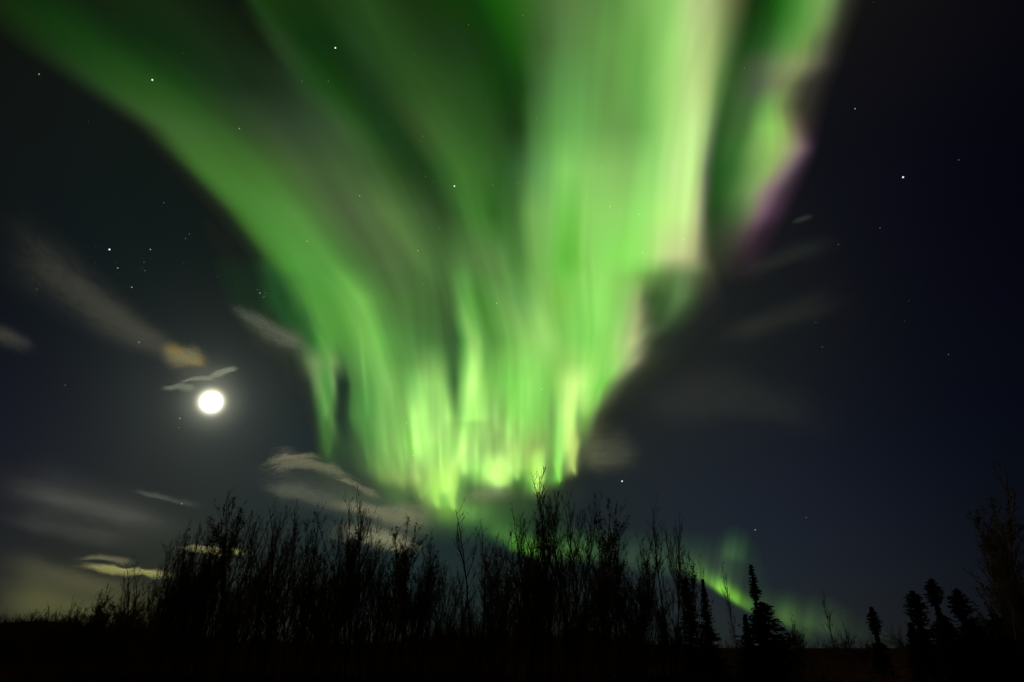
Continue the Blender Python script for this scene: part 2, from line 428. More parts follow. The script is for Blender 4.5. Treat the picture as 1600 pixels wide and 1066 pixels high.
RIGHT = parse_rows('''
0|1130:28,55,18;1180:28,55,18;1200:22,68,14;1225:42,105,30;1260:90,150,65;1288:124,162,90;1304:98,126,75;1318:62,70,50;1336:40,42,34;1370:27,29,24
33|1130:28,60,20;1180:30,62,22;1200:32,76,26;1222:52,112,40;1256:92,150,66;1282:118,155,84;1298:92,110,70;1314:56,60,46;1334:34,36,30;1360:25,26,23
66|1120:34,72,28;1165:34,68,28;1185:34,78,28;1200:50,94,42;1228:82,140,60;1258:108,150,74;1284:94,104,72;1300:62,64,50;1320:36,38,32;1345:25,25,24
100|1120:55,88,42;1155:54,80,44;1180:68,84,58;1205:100,125,80;1235:132,148,94;1258:128,136,90;1278:92,92,74;1296:58,56,52;1318:32,32,30;1340:22,22,22
133|1110:58,92,44;1160:62,88,53;1185:82,94,72;1205:110,122,85;1233:114,125,82;1248:78,80,60;1268:52,50,44;1295:34,32,30;1325:22,22,22
166|1110:52,92,44;1145:58,94,47;1172:70,106,58;1200:112,165,80;1218:120,150,82;1234:92,102,66;1252:58,58,46;1272:42,40,36;1300:28,26,27
200|1100:48,88,38;1135:54,90,45;1165:72,112,55;1188:124,180,88;1205:142,200,95;1225:142,176,90;1243:112,106,78;1256:78,66,60;1272:48,42,44;1295:26,24,28
233|1095:46,88,38;1120:48,90,40;1150:60,110,48;1180:120,165,85;1205:146,190,95;1230:155,168,108;1250:146,130,122;1264:112,88,102;1277:62,48,58;1295:26,23,30
266|1090:42,86,36;1125:40,86,36;1148:60,108,48;1172:106,148,80;1200:140,180,95;1215:150,150,112;1229:128,116,112;1244:90,72,84;1260:48,39,50;1285:22,20,28
300|1090:42,75,36;1124:40,85,33;1150:78,120,60;1175:124,152,94;1194:148,132,122;1206:122,100,108;1222:78,60,72;1242:46,35,46;1265:22,21,28
333|1090:42,62,36;1120:42,72,36;1150:70,102,56;1172:110,118,84;1184:126,110,108;1196:108,80,100;1212:68,48,64;1235:32,28,34;1260:22,22,26
366|1090:46,62,40;1115:54,66,44;1142:62,68,50;1162:78,68,68;1178:70,52,64;1194:44,33,42;1220:28,26,30
400|1085:50,60,42;1115:54,60,44;1150:48,46,42;1172:48,38,44;1192:32,28,34;1220:24,24,28
433|1085:44,48,38;1125:40,42,38;1160:34,32,34;1200:26,26,29
470|1085:36,38,36;1125:32,33,34;1200:26,27,30
''')
# field lines the rays follow, x at each height
GY = [-160, 0, 66, 133, 200, 266, 333, 400, 466, 500, 532, 566, 600, 650, 700, 732, 765, 800, 870]
GX = np.array([
    [-420, -60, 25, 125, 228, 298, 362, 415, 445, 452, 472, 478, 484, 492, 498, 500, 500, 500, 500],
    [-300, -10, 72, 170, 264, 333, 399, 453, 497, 510, 526, 538, 546, 548, 562, 577, 597, 618, 625],
    [-180, 40, 120, 215, 300, 368, 435, 490, 548, 565, 578, 590, 600, 607, 612, 625, 640, 655, 660],
    [260, 392, 440, 485, 535, 570, 605, 645, 662, 664, 666, 670, 676, 684, 690, 690, 684, 680, 690],
    [360, 468, 515, 570, 612, 656, 690, 708, 724, 732, 742, 746, 742, 732, 722, 708, 704, 700, 710],
    [470, 570, 605, 650, 695, 730, 745, 765, 785, 795, 800, 802, 804, 804, 804, 804, 804, 804, 810],
    [720, 760, 785, 798, 806, 808, 808, 812, 826, 834, 842, 848, 850, 850, 846, 843, 841, 840, 840],
    [870, 880, 882, 885, 888, 890, 888, 885, 895, 900, 902, 900, 892, 889, 888, 884, 876, 872, 870],
    [950, 950, 948, 945, 942, 940, 938, 935, 938, 938, 936, 930, 916, 906, 904, 903, 890, 884, 880],
    [1165, 1160, 1145, 1128, 1115, 1107, 1103, 1098, 1080, 1060, 1030, 1005, 968, 938, 922, 914, 900, 890, 886]], float)
GS = np.array([0, 110, 200, 330, 420, 520, 640, 760, 840, 1000], float)
RY = [-160, 0, 33, 66, 100, 133, 166, 200, 233, 266, 300, 333, 366, 400, 433, 470]
RX = np.array([[1190, 1180, 1176, 1172, 1165, 1155, 1145, 1135, 1126, 1118, 1114, 1110, 1110, 1110, 1110, 1110],
               [1340, 1318, 1312, 1300, 1296, 1262, 1250, 1265, 1278, 1248, 1224, 1208, 1190, 1172, 1160, 1150]], float)
RS = np.array([0, 120], float)


def sample(rows, gy, gx, gs, X, Y):
    ys = np.array([r[0] for r in rows])
    G = np.stack([np.interp(Y, gy, gx[k]) for k in range(len(gx))], -1)      # guides at this height

    def to_s(x):
        s = np.zeros_like(x)
        done = np.zeros(x.shape, bool)
        n = len(gs)
        for k in range(n - 1):
            a, b = G[..., k], G[..., k + 1]
            tt = (x - a) / np.maximum(b - a, 1)
            m_ = (~done) & ((x < b) | (k == n - 2))
            s = np.where(m_, gs[k] + tt * (gs[k + 1] - gs[k]), s)
            done |= m_
        return s
    S = to_s(X)

    def x_at(s, y):
        g = [np.interp(y, gy, gx[k]) for k in range(len(gx))]
        out = np.interp(s, gs, g)
        lo = g[0] + (s - gs[0]) * (g[1] - g[0]) / (gs[1] - gs[0])
        hi = g[-1] + (s - gs[-1]) * (g[-1] - g[-2]) / (gs[-1] - gs[-2])
        return np.where(s < gs[0], lo, np.where(s > gs[-1], hi, out))
    out = np.zeros(X.shape + (3,))
    yy = np.clip(Y, ys[0], ys[-1])
    idx = np.clip(np.searchsorted(ys, yy, side='right') - 1, 0, len(ys) - 2)
    for i in range(len(ys) - 1):
        m_ = idx == i
        if not m_.any(): continue
        s = S[m_]
        w = (yy[m_] - ys[i]) / (ys[i + 1] - ys[i])
        xa, xb = x_at(s, ys[i]), x_at(s, ys[i + 1])
        A, B = rows[i][1], rows[i + 1][1]
        ca = np.stack([np.interp(xa, A[:, 0], A[:, c]) for c in (1, 2, 3)], -1)
        cb = np.stack([np.interp(xb, B[:, 0], B[:, c]) for c in (1, 2, 3)], -1)
        out[m_] = ca * (1 - w[:, None]) + cb * w[:, None]
    return out, S


def blur(F, sy, sx):
    def k1(s):
        n = int(3 * s + 1)
        k = np.exp(-.5 * (np.arange(-n, n + 1) / s) ** 2)
        return k / k.sum(), n
    for ax, s in ((0, sy), (1, sx)):
        if s <= 0: continue
        k, n = k1(s)
        P = np.concatenate([np.repeat(np.take(F, [0], ax), n, ax), F, np.repeat(np.take(F, [-1], ax), n, ax)], ax)
        F = sum(k[i] * np.take(P, range(i, i + F.shape[ax]), ax) for i in range(len(k)))
    return F


def fbm1(s, seed, scale, octaves=3):
    rng = np.random.RandomState(seed)
    out = np.zeros_like(s); amp = 1.0
    for o_ in range(octaves):
        tab = rng.uniform(-1, 1, 4096)
        q = s / scale * 2 ** o_ + 700
        i = np.floor(q).astype(int); f = q - i; f = f * f * (3 - 2 * f)
        out += amp * (tab[i % 4096] * (1 - f) + tab[(i + 1) % 4096] * f)
        amp *= .6
    return out


def aurora_material():
    m, t = new_mat('aurora_glow')
    ou = t.nodes.new('ShaderNodeOutputMaterial')
    em = t.nodes.new('ShaderNodeEmission')
    tr = t.nodes.new('ShaderNodeBsdfTransparent')
    ad = t.nodes.new('ShaderNodeAddShader')
    at = t.nodes.new('ShaderNodeAttribute'); at.attribute_name = 'glow'
    t.links.new(at.outputs['Color'], em.inputs['Color'])
    t.links.new(em.outputs[0], ad.inputs[0])
    t.links.new(tr.outputs[0], ad.inputs[1])
    t.links.new(ad.outputs[0], ou.inputs['Surface'])
    m.cycles.emission_sampling = 'NONE'
    return m


M_AUR = aurora_material()


def glow_sheet(name, X, Y, E, R, label, cut=0.0025):
    """a curved luminous curtain: points at distance R along each direction, light E per point, its dark margin trimmed"""
    lum = E @ np.array([.25, .6, .15])
    keepv = lum > cut
    E = np.clip(E - cut * .6, 0, None)
    ny, nx = X.shape
    P = EYE + direction(X, Y) * R[..., None]
    i = np.arange(ny * nx).reshape(ny, nx)
    kf = keepv[:-1, :-1] | keepv[:-1, 1:] | keepv[1:, 1:] | keepv[1:, :-1]
    f = np.stack([i[:-1, :-1], i[:-1, 1:], i[1:, 1:], i[1:, :-1]], -1)[kf]
    used, inv = np.unique(f, return_inverse=True)
    f = inv.reshape(-1, 4)
    o = mesh_np(name, P.reshape(-1, 3)[used], f, M_AUR)
    a = o.data.color_attributes.new('glow', 'FLOAT_COLOR', 'POINT')
    c = np.ones((len(used), 4), np.float32)
    c[:, :3] = E.reshape(-1, 3)[used]
    a.data.foreach_set('color', c.ravel())
    tag(o, label, 'aurora')
    return o


def smooth(a, b, x):
    t_ = np.clip((x - a) / (b - a), 0, 1)
    return t_ * t_ * (3 - 2 * t_)


def build_aurora():
    STEP = 3.0
    xs = np.arange(-260, 1420, STEP); ys = np.arange(-120, 900, STEP)
    X, Y = np.meshgrid(xs, ys)
    Ym = np.maximum(Y, -160)
    C, S = sample(MAIN, GY, GX, GS, X, Ym)
    # fine rays along the field lines, stronger low down
    fine = fbm1(S + .012 * Y, 3, 17, 3) + .6 * fbm1(S - .02 * Y, 5, 7, 2)
    slow = fbm1(S * .6 + Y * .25, 9, 60, 2)
    amp = .010 + .027 * smooth(120, 620, Y)
    flow = fbm1(S + .10 * Y, 21, 26, 3)
    C = C * (1 + amp * fine + .02 * slow + .022 * flow)[..., None]
    C = blur(C, 1.5, .8)
    # single rays: each one sharp at its foot and fading upwards
    rng = np.random.RandomState(8)
    rays = [(665, 700, 150, 15, 36, .13), (738, 655, 130, 9, 24, .17), (706, 790, 90, 7, 15, .16), (690, 768, 70, 4, 8, .12), (780, 762, 60, 9, 18, .15),
            (843, 768, 55, 5, 10, .24), (872, 752, 60, 3, 6, .20), (893, 745, 130, 5, 9, .10), (915, 646, 60, 8, 14, .12), (762, 745, 110, 5, 9, .10),
            (806, 748, 90, 4, 8, .12), (650, 700, 80, 3, 6, .12), (512, 660, 90, 5, 3, .10), (725, 740, 150, 4, 6, .14), (825, 740, 120, 4, 7, -.08),
            (862, 740, 110, 4, 6, -.09), (712, 640, 90, 4, 5, -.10), (960, 590, 120, 6, 9, .06), (600, 720, 160, 8, 12, .05)]
    for _ in range(110):
        rx = rng.uniform(570, 940); fy = np.interp(rx, [570, 700, 850, 900, 940], [740, 785, 755, 735, 640])
        rays.append((rx, fy - rng.uniform(0, 130) * (rng.uniform() < .6), rng.uniform(40, 150), rng.uniform(1.5, 3.5), rng.uniform(2.5, 7), rng.uniform(-.06, .10)))
    for (rx, fy, ln, w0, w1, gn) in rays:
        tt_ = (fy - Y) / ln                                   # 0 at the foot, 1 at the faint top
        wd = w1 + (w0 - w1) * np.clip(tt_, 0, 1)
        xc = rx + (rx - 800) * .05 * np.clip(tt_, 0, 1)
        foot = min(.3, 9.0 / ln) if fy > 730 or gn > .15 else .25
        up_ = smooth(-foot, foot * .4, tt_) * (1 - smooth(.25, 1.0, tt_))
        C = C * (1 + gn * up_ * np.exp(-((X - xc) / wd) ** 2))[..., None]
    C = C * .95 + .05 * C.mean(-1, keepdims=True) * 1.15
    # bright pointed feet of the lowest folds
    for (sx_, y0, y1, w0, w1, col) in [(842, 715, 772, 10, 3, (190, 252, 112)), (872, 722, 756, 6, 2, (150, 238, 98)), (897, 690, 744, 7, 3, (190, 225, 112)),
                                       (684, 745, 796, 12, 4, (176, 242, 104)), (708, 735, 800, 9, 4, (182, 240, 106)), (783, 730, 762, 20, 9, (200, 255, 126)),
                                       (660, 735, 782, 8, 3, (130, 180, 84)), (806, 715, 752, 7, 3, (176, 232, 108)), (513, 660, 712, 6, 3, (62, 108, 52))]:
        q_ = np.clip((Y - y0) / (y1 - y0), 0, 1)
        wd = w0 + (w1 - w0) * q_
        k_ = .72 * smooth(y0 - 28, y0 + 8, Y) * (1 - smooth(y1 - 9, y1 + 3, Y)) * np.exp(-(np.abs(X - sx_ - 2 * np.sin(Y / 9.0)) / wd) ** 2.4)
        C = C + k_[..., None] * (np.array(col, float) - C)
    # pale mottling where rays overlap
    gx = fbm1(S + .03 * Y, 41, 30, 2) * fbm1(Y + .1 * S, 43, 55, 2)
    pale = np.clip(gx, 0, 1) * smooth(520, 640, Y)
    C = C + pale[..., None] * np.array([22, 4, 14]) * smooth(60, 150, C[..., 1:2])
    Cr, Sr = sample(RIGHT, RY, RX, RS, X, Ym)
    Cr = Cr * (1 + .03 * fbm1(Sr + .02 * Y, 13, 14, 2))[..., None]
    Cr = blur(Cr, 1.7, 1.0)
    lane = np.interp(Y, [0, 66, 133, 200, 266, 333, 400, 433, 470, 520], [1185, 1168, 1150, 1130, 1116, 1112, 1114, 1125, 1140, 1160])
    w = smooth(-12, 12, X - lane)
    bg = sky_lin(X, Y)
    Em = np.clip(lin(np.clip(C, 0, 255)) - bg, 0, None)
    Er = np.clip(lin(np.clip(Cr, 0, 255)) - bg, 0, None)
    # margins of the described field fade out
    out_r = 1 - smooth(0, 70, X - np.interp(Y, [400, 470, 532, 600, 700, 800], [1150, 1110, 1045, 1000, 930, 850]))
    out_l = smooth(-60, 0, X - np.interp(Y, [-200, 0, 66, 133, 200, 266, 333, 400, 466, 532, 700, 800, 900], [-260, -110, -30, 90, 190, 265, 330, 380, 410, 450, 500, 590, 600]) + 20)
    out_b = 1 - smooth(800, 868, Y)
    Em = Em * ((1 - w) * out_l * out_b * np.where(Y > 400, out_r, 1))[..., None]
    out_r2 = 1 - smooth(1200, 1262, X - np.interp(Y, [0, 150, 270, 470], [110, 60, 20, -40]))
    out_b2 = 1 - smooth(420, 470, Y)
    Er = Er * (w * out_r2 * out_b2)[..., None]
    Rm = 7400 + 300 * np.sin(S / 37.0) + 160 * np.sin(S / 13.0 + 1) - np.clip(700 - Y, 0, 900) * 1.6
    Rm = blur(Rm[..., None], 2, 1.5)[..., 0]
    glow_sheet('aurora_curtain', X, Y, Em, Rm,
               'huge green aurora curtain sweeping from upper left down to its folded tip above the trees')
    Rr = 7000 + 220 * np.sin(Sr / 21.0) - np.clip(500 - Y, 0, 900) * 1.4
    k = X[0] > 1050
    glow_sheet('aurora_curtain', X[:, k], Y[:, k], Er[:, k], blur(Rr[..., None], 2, 1.5)[..., 0][:, k],
               'narrow green aurora curtain with a pinkish purple right edge, right of the dark lane')
    # low ribbon near the horizon
    xs = np.arange(690, 1420, STEP); ys = np.arange(770, 1030, STEP)
    X, Y = np.meshgrid(xs, ys)
    E = np.zeros(X.shape + (3,))
    pts = [(740, 806, 24, 20, (58, 92, 46)), (790, 838, 26, 16, (70, 120, 45)), (815, 858, 22, 12, (92, 165, 42)), (838, 868, 22, 10, (70, 120, 38)),
           (875, 862, 40, 18, (58, 96, 36)), (910, 862, 26, 16, (52, 92, 36)), (980, 876, 60, 22, (42, 62, 38)), (1040, 880, 50, 24, (38, 58, 34)),
           (1092, 900, 26, 12, (66, 104, 36)), (1112, 912, 20, 9, (84, 138, 40)), (1130, 924, 20, 9, (112, 178, 48)), (1150, 938, 18, 9, (108, 176, 46)),
           (1166, 948, 14, 9, (56, 92, 32)), (1120, 895, 50, 30, (46, 68, 40)), (1148, 866, 20, 20, (40, 72, 34)), (1225, 968, 40, 16, (56, 88, 30)), (1262, 972, 55, 22, (36, 54, 27)),
           (1330, 990, 80, 24, (20, 30, 17))]
    for (cx, cy, la, lb, c) in pts:
        ang = math.radians(33 if cx > 1080 and cy > 880 and la < 45 else 18)
        dx, dy = X - cx, Y - cy
        u = dx * math.cos(ang) + dy * math.sin(ang)
        v = -dx * math.sin(ang) + dy * math.cos(ang)
        v = np.where(v > 0, v * 1.9, v * .72)
        E += np.exp(-(u / la) ** 2 - (v / lb) ** 2)[..., None] * lin(c) * .8
    E *= np.clip(1 + .34 * fbm1(X + .15 * Y, 31, 15, 3), .2, 2)[..., None]
    ed = np.minimum(smooth(690, 730, X), 1 - smooth(1380, 1415, X)) * smooth(772, 800, Y)
    glow_sheet('aurora_band', X, Y, E * ed[..., None], 7800 + 200 * np.sin(X / 40.0),
               'faint low green aurora band running down behind the trees to the right horizon', cut=.004)


build_aurora()

# ------------------------------------------------------------------ clouds, thin moonlit veils
def cloud_material(name, colour, dens, sc, contrast, colour2=None):
    m, t = new_mat(name)
    N = t.nodes.new
    ou = N('ShaderNodeOutputMaterial')
    tl = N('ShaderNodeBsdfTranslucent'); tr = N('ShaderNodeBsdfTransparent')
    c2 = colour2 or colour
    fl = N('ShaderNodeAttribute'); fl.attribute_name = 'flow'
    L = t.links.new

    def noise(scale, detail, rough, dist):
        mp = N('ShaderNodeMapping'); mp.inputs['Scale'].default_value = scale
        nz = N('ShaderNodeTexNoise')
        nz.inputs['Scale'].default_value = 1; nz.inputs['Detail'].default_value = detail
        nz.inputs['Roughness'].default_value = rough; nz.inputs['Distortion'].default_value = dist
        L(fl.outputs['Vector'], mp.inputs['Vector']); L(mp.outputs[0], nz.inputs['Vector'])
        return nz
    big = noise((sc[0] * .6, sc[1] * .5, 1), 3, .5, .3)
    fine = noise((sc[0] * 2.6, sc[1] * 1.3, 1), 8, .68, 1.1)
    av = N('ShaderNodeMath'); av.operation = 'MULTIPLY_ADD'; av.inputs[1].default_value = .62
    hf = N('ShaderNodeMath'); hf.operation = 'MULTIPLY'; hf.inputs[1].default_value = .38
    L(big.outputs['Fac'], hf.inputs[0]); L(fine.outputs['Fac'], av.inputs[0]); L(hf.outputs[0], av.inputs[2])
    at = N('ShaderNodeAttribute'); at.attribute_name = 'veil'
    mx = N('ShaderNodeMix'); mx.data_type = 'RGBA'
    mx.inputs['A'].default_value = (*colour, 1); mx.inputs['B'].default_value = (*c2, 1)
    cr_ = N('ShaderNodeMapRange'); cr_.inputs['From Min'].default_value = .40; cr_.inputs['From Max'].default_value = .60
    L(big.outputs['Fac'], cr_.inputs['Value']); L(cr_.outputs[0], mx.inputs['Factor'])
    # the rim frays: noise eats into the veil where it is thin
    sb = N('ShaderNodeMath'); sb.operation = 'ADD'
    L(av.outputs[0], sb.inputs[0])
    vv = N('ShaderNodeMath'); vv.operation = 'MULTIPLY_ADD'; vv.inputs[1].default_value = .34; vv.inputs[2].default_value = -.19
    L(at.outputs['Fac'], vv.inputs[0]); L(vv.outputs[0], sb.inputs[1])
    r = N('ShaderNodeMapRange'); r.interpolation_type = 'SMOOTHSTEP'
    r.inputs['From Min'].default_value = .5 - contrast; r.inputs['From Max'].default_value = .5 + contrast
    L(sb.outputs[0], r.inputs['Value'])
    mu = N('ShaderNodeMath'); mu.operation = 'MULTIPLY'
    sq = N('ShaderNodeMath'); sq.operation = 'MULTIPLY'; sq.use_clamp = True; sq.inputs[1].default_value = 1.05
    L(at.outputs['Fac'], sq.inputs[0])
    mu2 = N('ShaderNodeMath'); mu2.operation = 'MULTIPLY'; mu2.inputs[1].default_value = dens; mu2.use_clamp = True
    L(r.outputs[0], mu.inputs[0]); L(sq.outputs[0], mu.inputs[1]); L(mu.outputs[0], mu2.inputs[0])
    L(mx.outputs['Result'], tl.inputs['Color'])
    a2 = N('ShaderNodeMixShader')
    L(mu2.outputs[0], a2.inputs[0]); L(tr.outputs[0], a2.inputs[1]); L(tl.outputs[0], a2.inputs[2])
    L(a2.outputs[0], ou.inputs['Surface'])
    return m


def cloud(spine, label, colour, dens=.5, sc=(.02, .09), contrast=.2, dist=2600.0, colour2=None, soft=3.4, group=None, wob=.3, fat=2.7):
    """spine: (x, y, half width, density) along the streak; a thin lens-shaped body, upper and lower skin, fading at its rim"""
    sp = np.array(spine, float)
    seed = int(abs(sp[0, 0] * 7 + sp[0, 1] * 3)) % 997
    tt = np.concatenate([[0], np.cumsum(np.hypot(np.diff(sp[:, 0]), np.diff(sp[:, 1])))])
    n = int(max(24, tt[-1] / 3)); nv = 25
    q = np.linspace(0, tt[-1], n)
    cx, cy, hw, de = [np.interp(q, tt, sp[:, k]) for k in range(4)]
    ker = np.ones(9) / 9
    pad = lambda a: np.convolve(np.concatenate([np.repeat(a[0], 4), a, np.repeat(a[-1], 4)]), ker, 'valid')
    cx, cy, hw, de = pad(cx), pad(cy), pad(hw), pad(de)
    hw = hw * fat
    dens = dens * .80
    contrast = contrast * 1.35
    sc = (sc[0] * .95, sc[1] * 1.3)
    tx, ty = np.gradient(cx), np.gradient(cy); l = np.hypot(tx, ty); nxv, nyv = -ty / l, tx / l
    v = np.linspace(-1, 1, nv)
    ws_ = max(28, 3.0 * float(hw.max()))
    wob = wob * .8
    up = 1 + wob * fbm1(q, seed, ws_, 3); dn = 1 + wob * fbm1(q, seed + 5, ws_, 3)
    sc_v = np.where(v[None, :] < 0, up[:, None], dn[:, None])
    X = cx[:, None] + nxv[:, None] * hw[:, None] * v * sc_v
    Y = cy[:, None] + nyv[:, None] * hw[:, None] * v * sc_v
    fade = np.clip(1 - v ** 2, 0, 1) ** soft
    endf = smooth(0, .34, np.linspace(0, 1, n)) * (1 - smooth(.66, 1, np.linspace(0, 1, n)))
    D = (de * endf)[:, None] * fade[None, :]
    thick = (hw[:, None] / FPX * dist) * .35 * np.sqrt(np.clip(1 - v ** 2, 0, 1))[None, :]
    vs, fs, ds, ws = [], [], [], []
    for k, sg in enumerate((-1, 1)):
        P = EYE + direction(X, Y) * (dist + sg * (thick + 1.5))[..., None]
        i = np.arange(n * nv).reshape(n, nv) + k * n * nv
        f = np.stack([i[:-1, :-1], i[:-1, 1:], i[1:, 1:], i[1:, :-1]], -1).reshape(-1, 4)
        vs.append(P.reshape(-1, 3)); fs.append(f if sg < 0 else f[:, ::-1]); ds.append(D.ravel())
        ws.append(np.stack([q[:, None] + 0 * v[None, :], hw[:, None] * v[None, :] * sc_v, 0 * D + seed + sg * .25], -1).reshape(-1, 3))
    m = cloud_material('cloud_veil', colour, dens, sc, contrast, colour2)
    V = np.vstack(vs); c0 = V.mean(0)
    o = mesh_np('cloud', V - c0, np.vstack(fs), m)
    o.location = [float(a) for a in c0]
    a = o.data.attributes.new('veil', 'FLOAT', 'POINT')
    a.data.foreach_set('value', np.concatenate(ds).astype(np.float32))
    a = o.data.attributes.new('flow', 'FLOAT_VECTOR', 'POINT')
    a.data.foreach_set('vector', np.vstack(ws).astype(np.float32).ravel())
    tag(o, label, 'cloud', group)
    return o


GREY = (.62, .62, .56)
WARM = (.66, .60, .46)
cloud([(-40, 330, 26, .5), (30, 372, 30, .7), (100, 438, 30, .8), (165, 492, 26, 1), (215, 522, 18, 1.1), (262, 546, 12, 1.3), (310, 566, 9, 1.4), (350, 580, 8, 1.2)],
      'long grey-brown streak of cloud slanting down from the left edge towards the moon', (.62, .58, .50), 0.12, (0.010, 0.040), 0.27)
cloud([(240, 540, 9, .6), (270, 552, 14, .9), (298, 562, 16, 1), (318, 568, 13, 1), (336, 568, 7, .4)],
      'small orange tinted cloud just above the moon', (.80, .72, .50), 0.52, (0.05, 0.09), 0.24, colour2=(1.0, .68, .22), fat=1.7, soft=2.2, wob=.5)  # orange of the moon's corona is put into the cloud's own colour
cloud([(312, 596, 3, .4), (335, 586, 5, 1.1), (354, 579, 5, 1.2), (384, 575, 3, .6)],
      'small bright white wisp upper right of the moon', (.8, .82, .74), 0.42, (0.072, 0.200), 0.12, dist=2500, fat=1.5, soft=1.6, wob=.7)
cloud([(268, 602, 3, .6), (296, 593, 4, 1), (320, 590, 4, 1.1), (352, 597, 3, .5)],
      'thin curved wisp directly above the moon', (.8, .82, .74), 0.34, (0.072, 0.200), 0.12, dist=2500, fat=1.5, soft=1.6, wob=.7)
cloud([(240, 608, 4, .6), (266, 605, 6, 1), (288, 602, 7, 1.1), (322, 608, 3, .5)],
      'small ragged wisp just upper left of the moon', (.75, .78, .70), 0.26, (0.078, 0.200), 0.10, dist=2500, fat=1.5, soft=1.6, wob=.7)
cloud([(190, 764, 4, .5), (212, 768, 7, 1), (245, 776, 6, .9), (290, 788, 8, .7), (335, 795, 5, .3)],
      'faint thin grey streak below the moon', (.62, .62, .60), 0.17, (0.034, 0.114), 0.21, fat=1.35, soft=1.6, wob=.6)
cloud([(375, 748, 6, .3), (430, 722, 14, .8), (480, 722, 14, .9), (520, 735, 14, .8), (570, 758, 12, .6), (600, 770, 8, .3)],
      'tan feathered streak, topmost of the cloud fan left of the aurora tip', WARM, 0.36, (0.035, 0.17), 0.11, fat=1.8, soft=2.2, wob=.6)
cloud([(385, 745, 8, .4), (420, 760, 10, .8), (460, 768, 10, .8), (520, 784, 12, .7), (560, 792, 8, .4)],
      'dim grey-brown middle streak of the cloud fan left of the aurora tip', (.62, .60, .50), 0.22, (0.034, 0.114), 0.17, fat=1.8, soft=2.2, wob=.6)
cloud([(470, 780, 6, .4), (520, 788, 9, .8), (570, 796, 11, 1), (620, 806, 15, 1), (670, 810, 16, .8), (720, 815, 10, .3)],
      'pale tan cloud bank below the fan, reaching under the aurora tip', WARM, 0.44, (0.024, 0.090), 0.18, fat=1.8, soft=2.2, wob=.6)
cloud([(480, 820, 8, .4), (520, 828, 12, .5), (570, 838, 12, .8), (620, 850, 13, 1.1), (655, 853, 12, 1.1), (685, 852, 6, .4)],
      'bright oblong cloud behind the birch tops under the aurora tip', (.72, .68, .50), 0.65, (0.027, 0.098), 0.18)
cloud([(-40, 762, 12, .6), (60, 772, 14, .8), (150, 795, 16, 1), (230, 812, 14, .9), (310, 828, 8, .4)],
      'broad grey cloud band low on the left, below the moon', (.60, .60, .60), 0.12, (0.008, 0.060), 0.24)
cloud([(-40, 800, 10, .7), (60, 818, 16, .8), (160, 838, 14, .8), (260, 850, 8, .4)],
      'dark grey cloud band just under the broad band on the left', (.60, .58, .58), 0.10, (0.008, 0.060), 0.24)
cloud([(98, 880, 4, .4), (140, 884, 6, .8), (190, 891, 8, 1.2), (240, 896, 7, 1.2), (300, 903, 5, .5)],
      'bright yellow streak of cloud low on the left beside the birch branches', (.86, .82, .38), 0.80, (0.020, 0.15), 0.21, fat=1.35, soft=1.6, wob=.6)  # yellow of city light painted into the streak's own colour
cloud([(100, 874, 3, .6), (150, 872, 5, 1), (200, 876, 6, .9), (230, 884, 4, .4)],
      'thin brownish streak lying right above the bright yellow cloud streak', (.66, .62, .40), 0.34, (0.040, 0.130), 0.21, fat=1.35, soft=1.6, wob=.6)
cloud([(262, 854, 3, .6), (290, 856, 5, 1.1), (330, 860, 6, 1.2), (370, 864, 7, 1), (410, 868, 4, .4)],
      'pale yellow streak of cloud shining between the left birch crowns', (.82, .78, .42), 0.75, (0.040, 0.130), 0.15, fat=1.35, soft=1.6, wob=.6)  # the yellow stands for city light, carried by the cloud colour
cloud([(-40, 868, 6, .6), (40, 880, 18, .8), (110, 904, 20, .9), (190, 925, 14, .7), (260, 935, 8, .4)],
      'wide dull olive cloud low over the left horizon', (.62, .60, .38), 0.15, (0.008, 0.060), 0.30)
cloud([(-40, 940, 20, .9), (50, 948, 26, 1), (130, 958, 18, .9), (240, 966, 10, .5)],
      'olive green cloud lying right on the left horizon', (.60, .62, .26), 0.20, (0.021, 0.082), 0.36)
cloud([(335, 468, 5, .4), (380, 490, 9, .8), (420, 512, 12, 1), (460, 536, 12, 1), (500, 560, 8, .4)],
      'faint grey cloud wisp reaching the left edge of the aurora above the moon', (.62, .60, .56), 0.22, (0.027, 0.098), 0.21)
cloud([(-30, 510, 8, .8), (20, 530, 10, .9), (70, 552, 6, .4)],
      'short faint streak of cloud at the left edge below the long brown streak', (.60, .58, .52), 0.13, (0.027, 0.098), 0.24)
cloud([(1228, 350, 3, .5), (1250, 343, 4, 1), (1278, 335, 3, .5)],
      'tiny faint wisp in the navy sky right of the purple aurora edge', (.62, .66, .64), 0.11, (0.056, 0.170), 0.18)
cloud([(885, 722, 14, .4), (925, 716, 26, 1), (965, 712, 22, .8), (1020, 706, 12, .4)],
      'dim brownish cloud patch right of the aurora tip', (.64, .62, .46), 0.22, (0.024, 0.090), 0.24, wob=.7)
cloud([(930, 650, 14, .4), (1020, 625, 26, .8), (1130, 620, 34, .9), (1230, 640, 28, .8), (1370, 690, 14, .3)],
      'large very faint grey cloud veil in the navy sky right of the aurora', (.62, .62, .52), 0.045, (0.010, 0.030), 0.24)
cloud([(700, 786, 6, .4), (745, 772, 12, .9), (790, 768, 12, .9), (820, 776, 8, .4)],
      'grey-green cloud patch across the dark notch of the aurora tip', (.62, .64, .50), 0.29, (0.034, 0.114), 0.21)

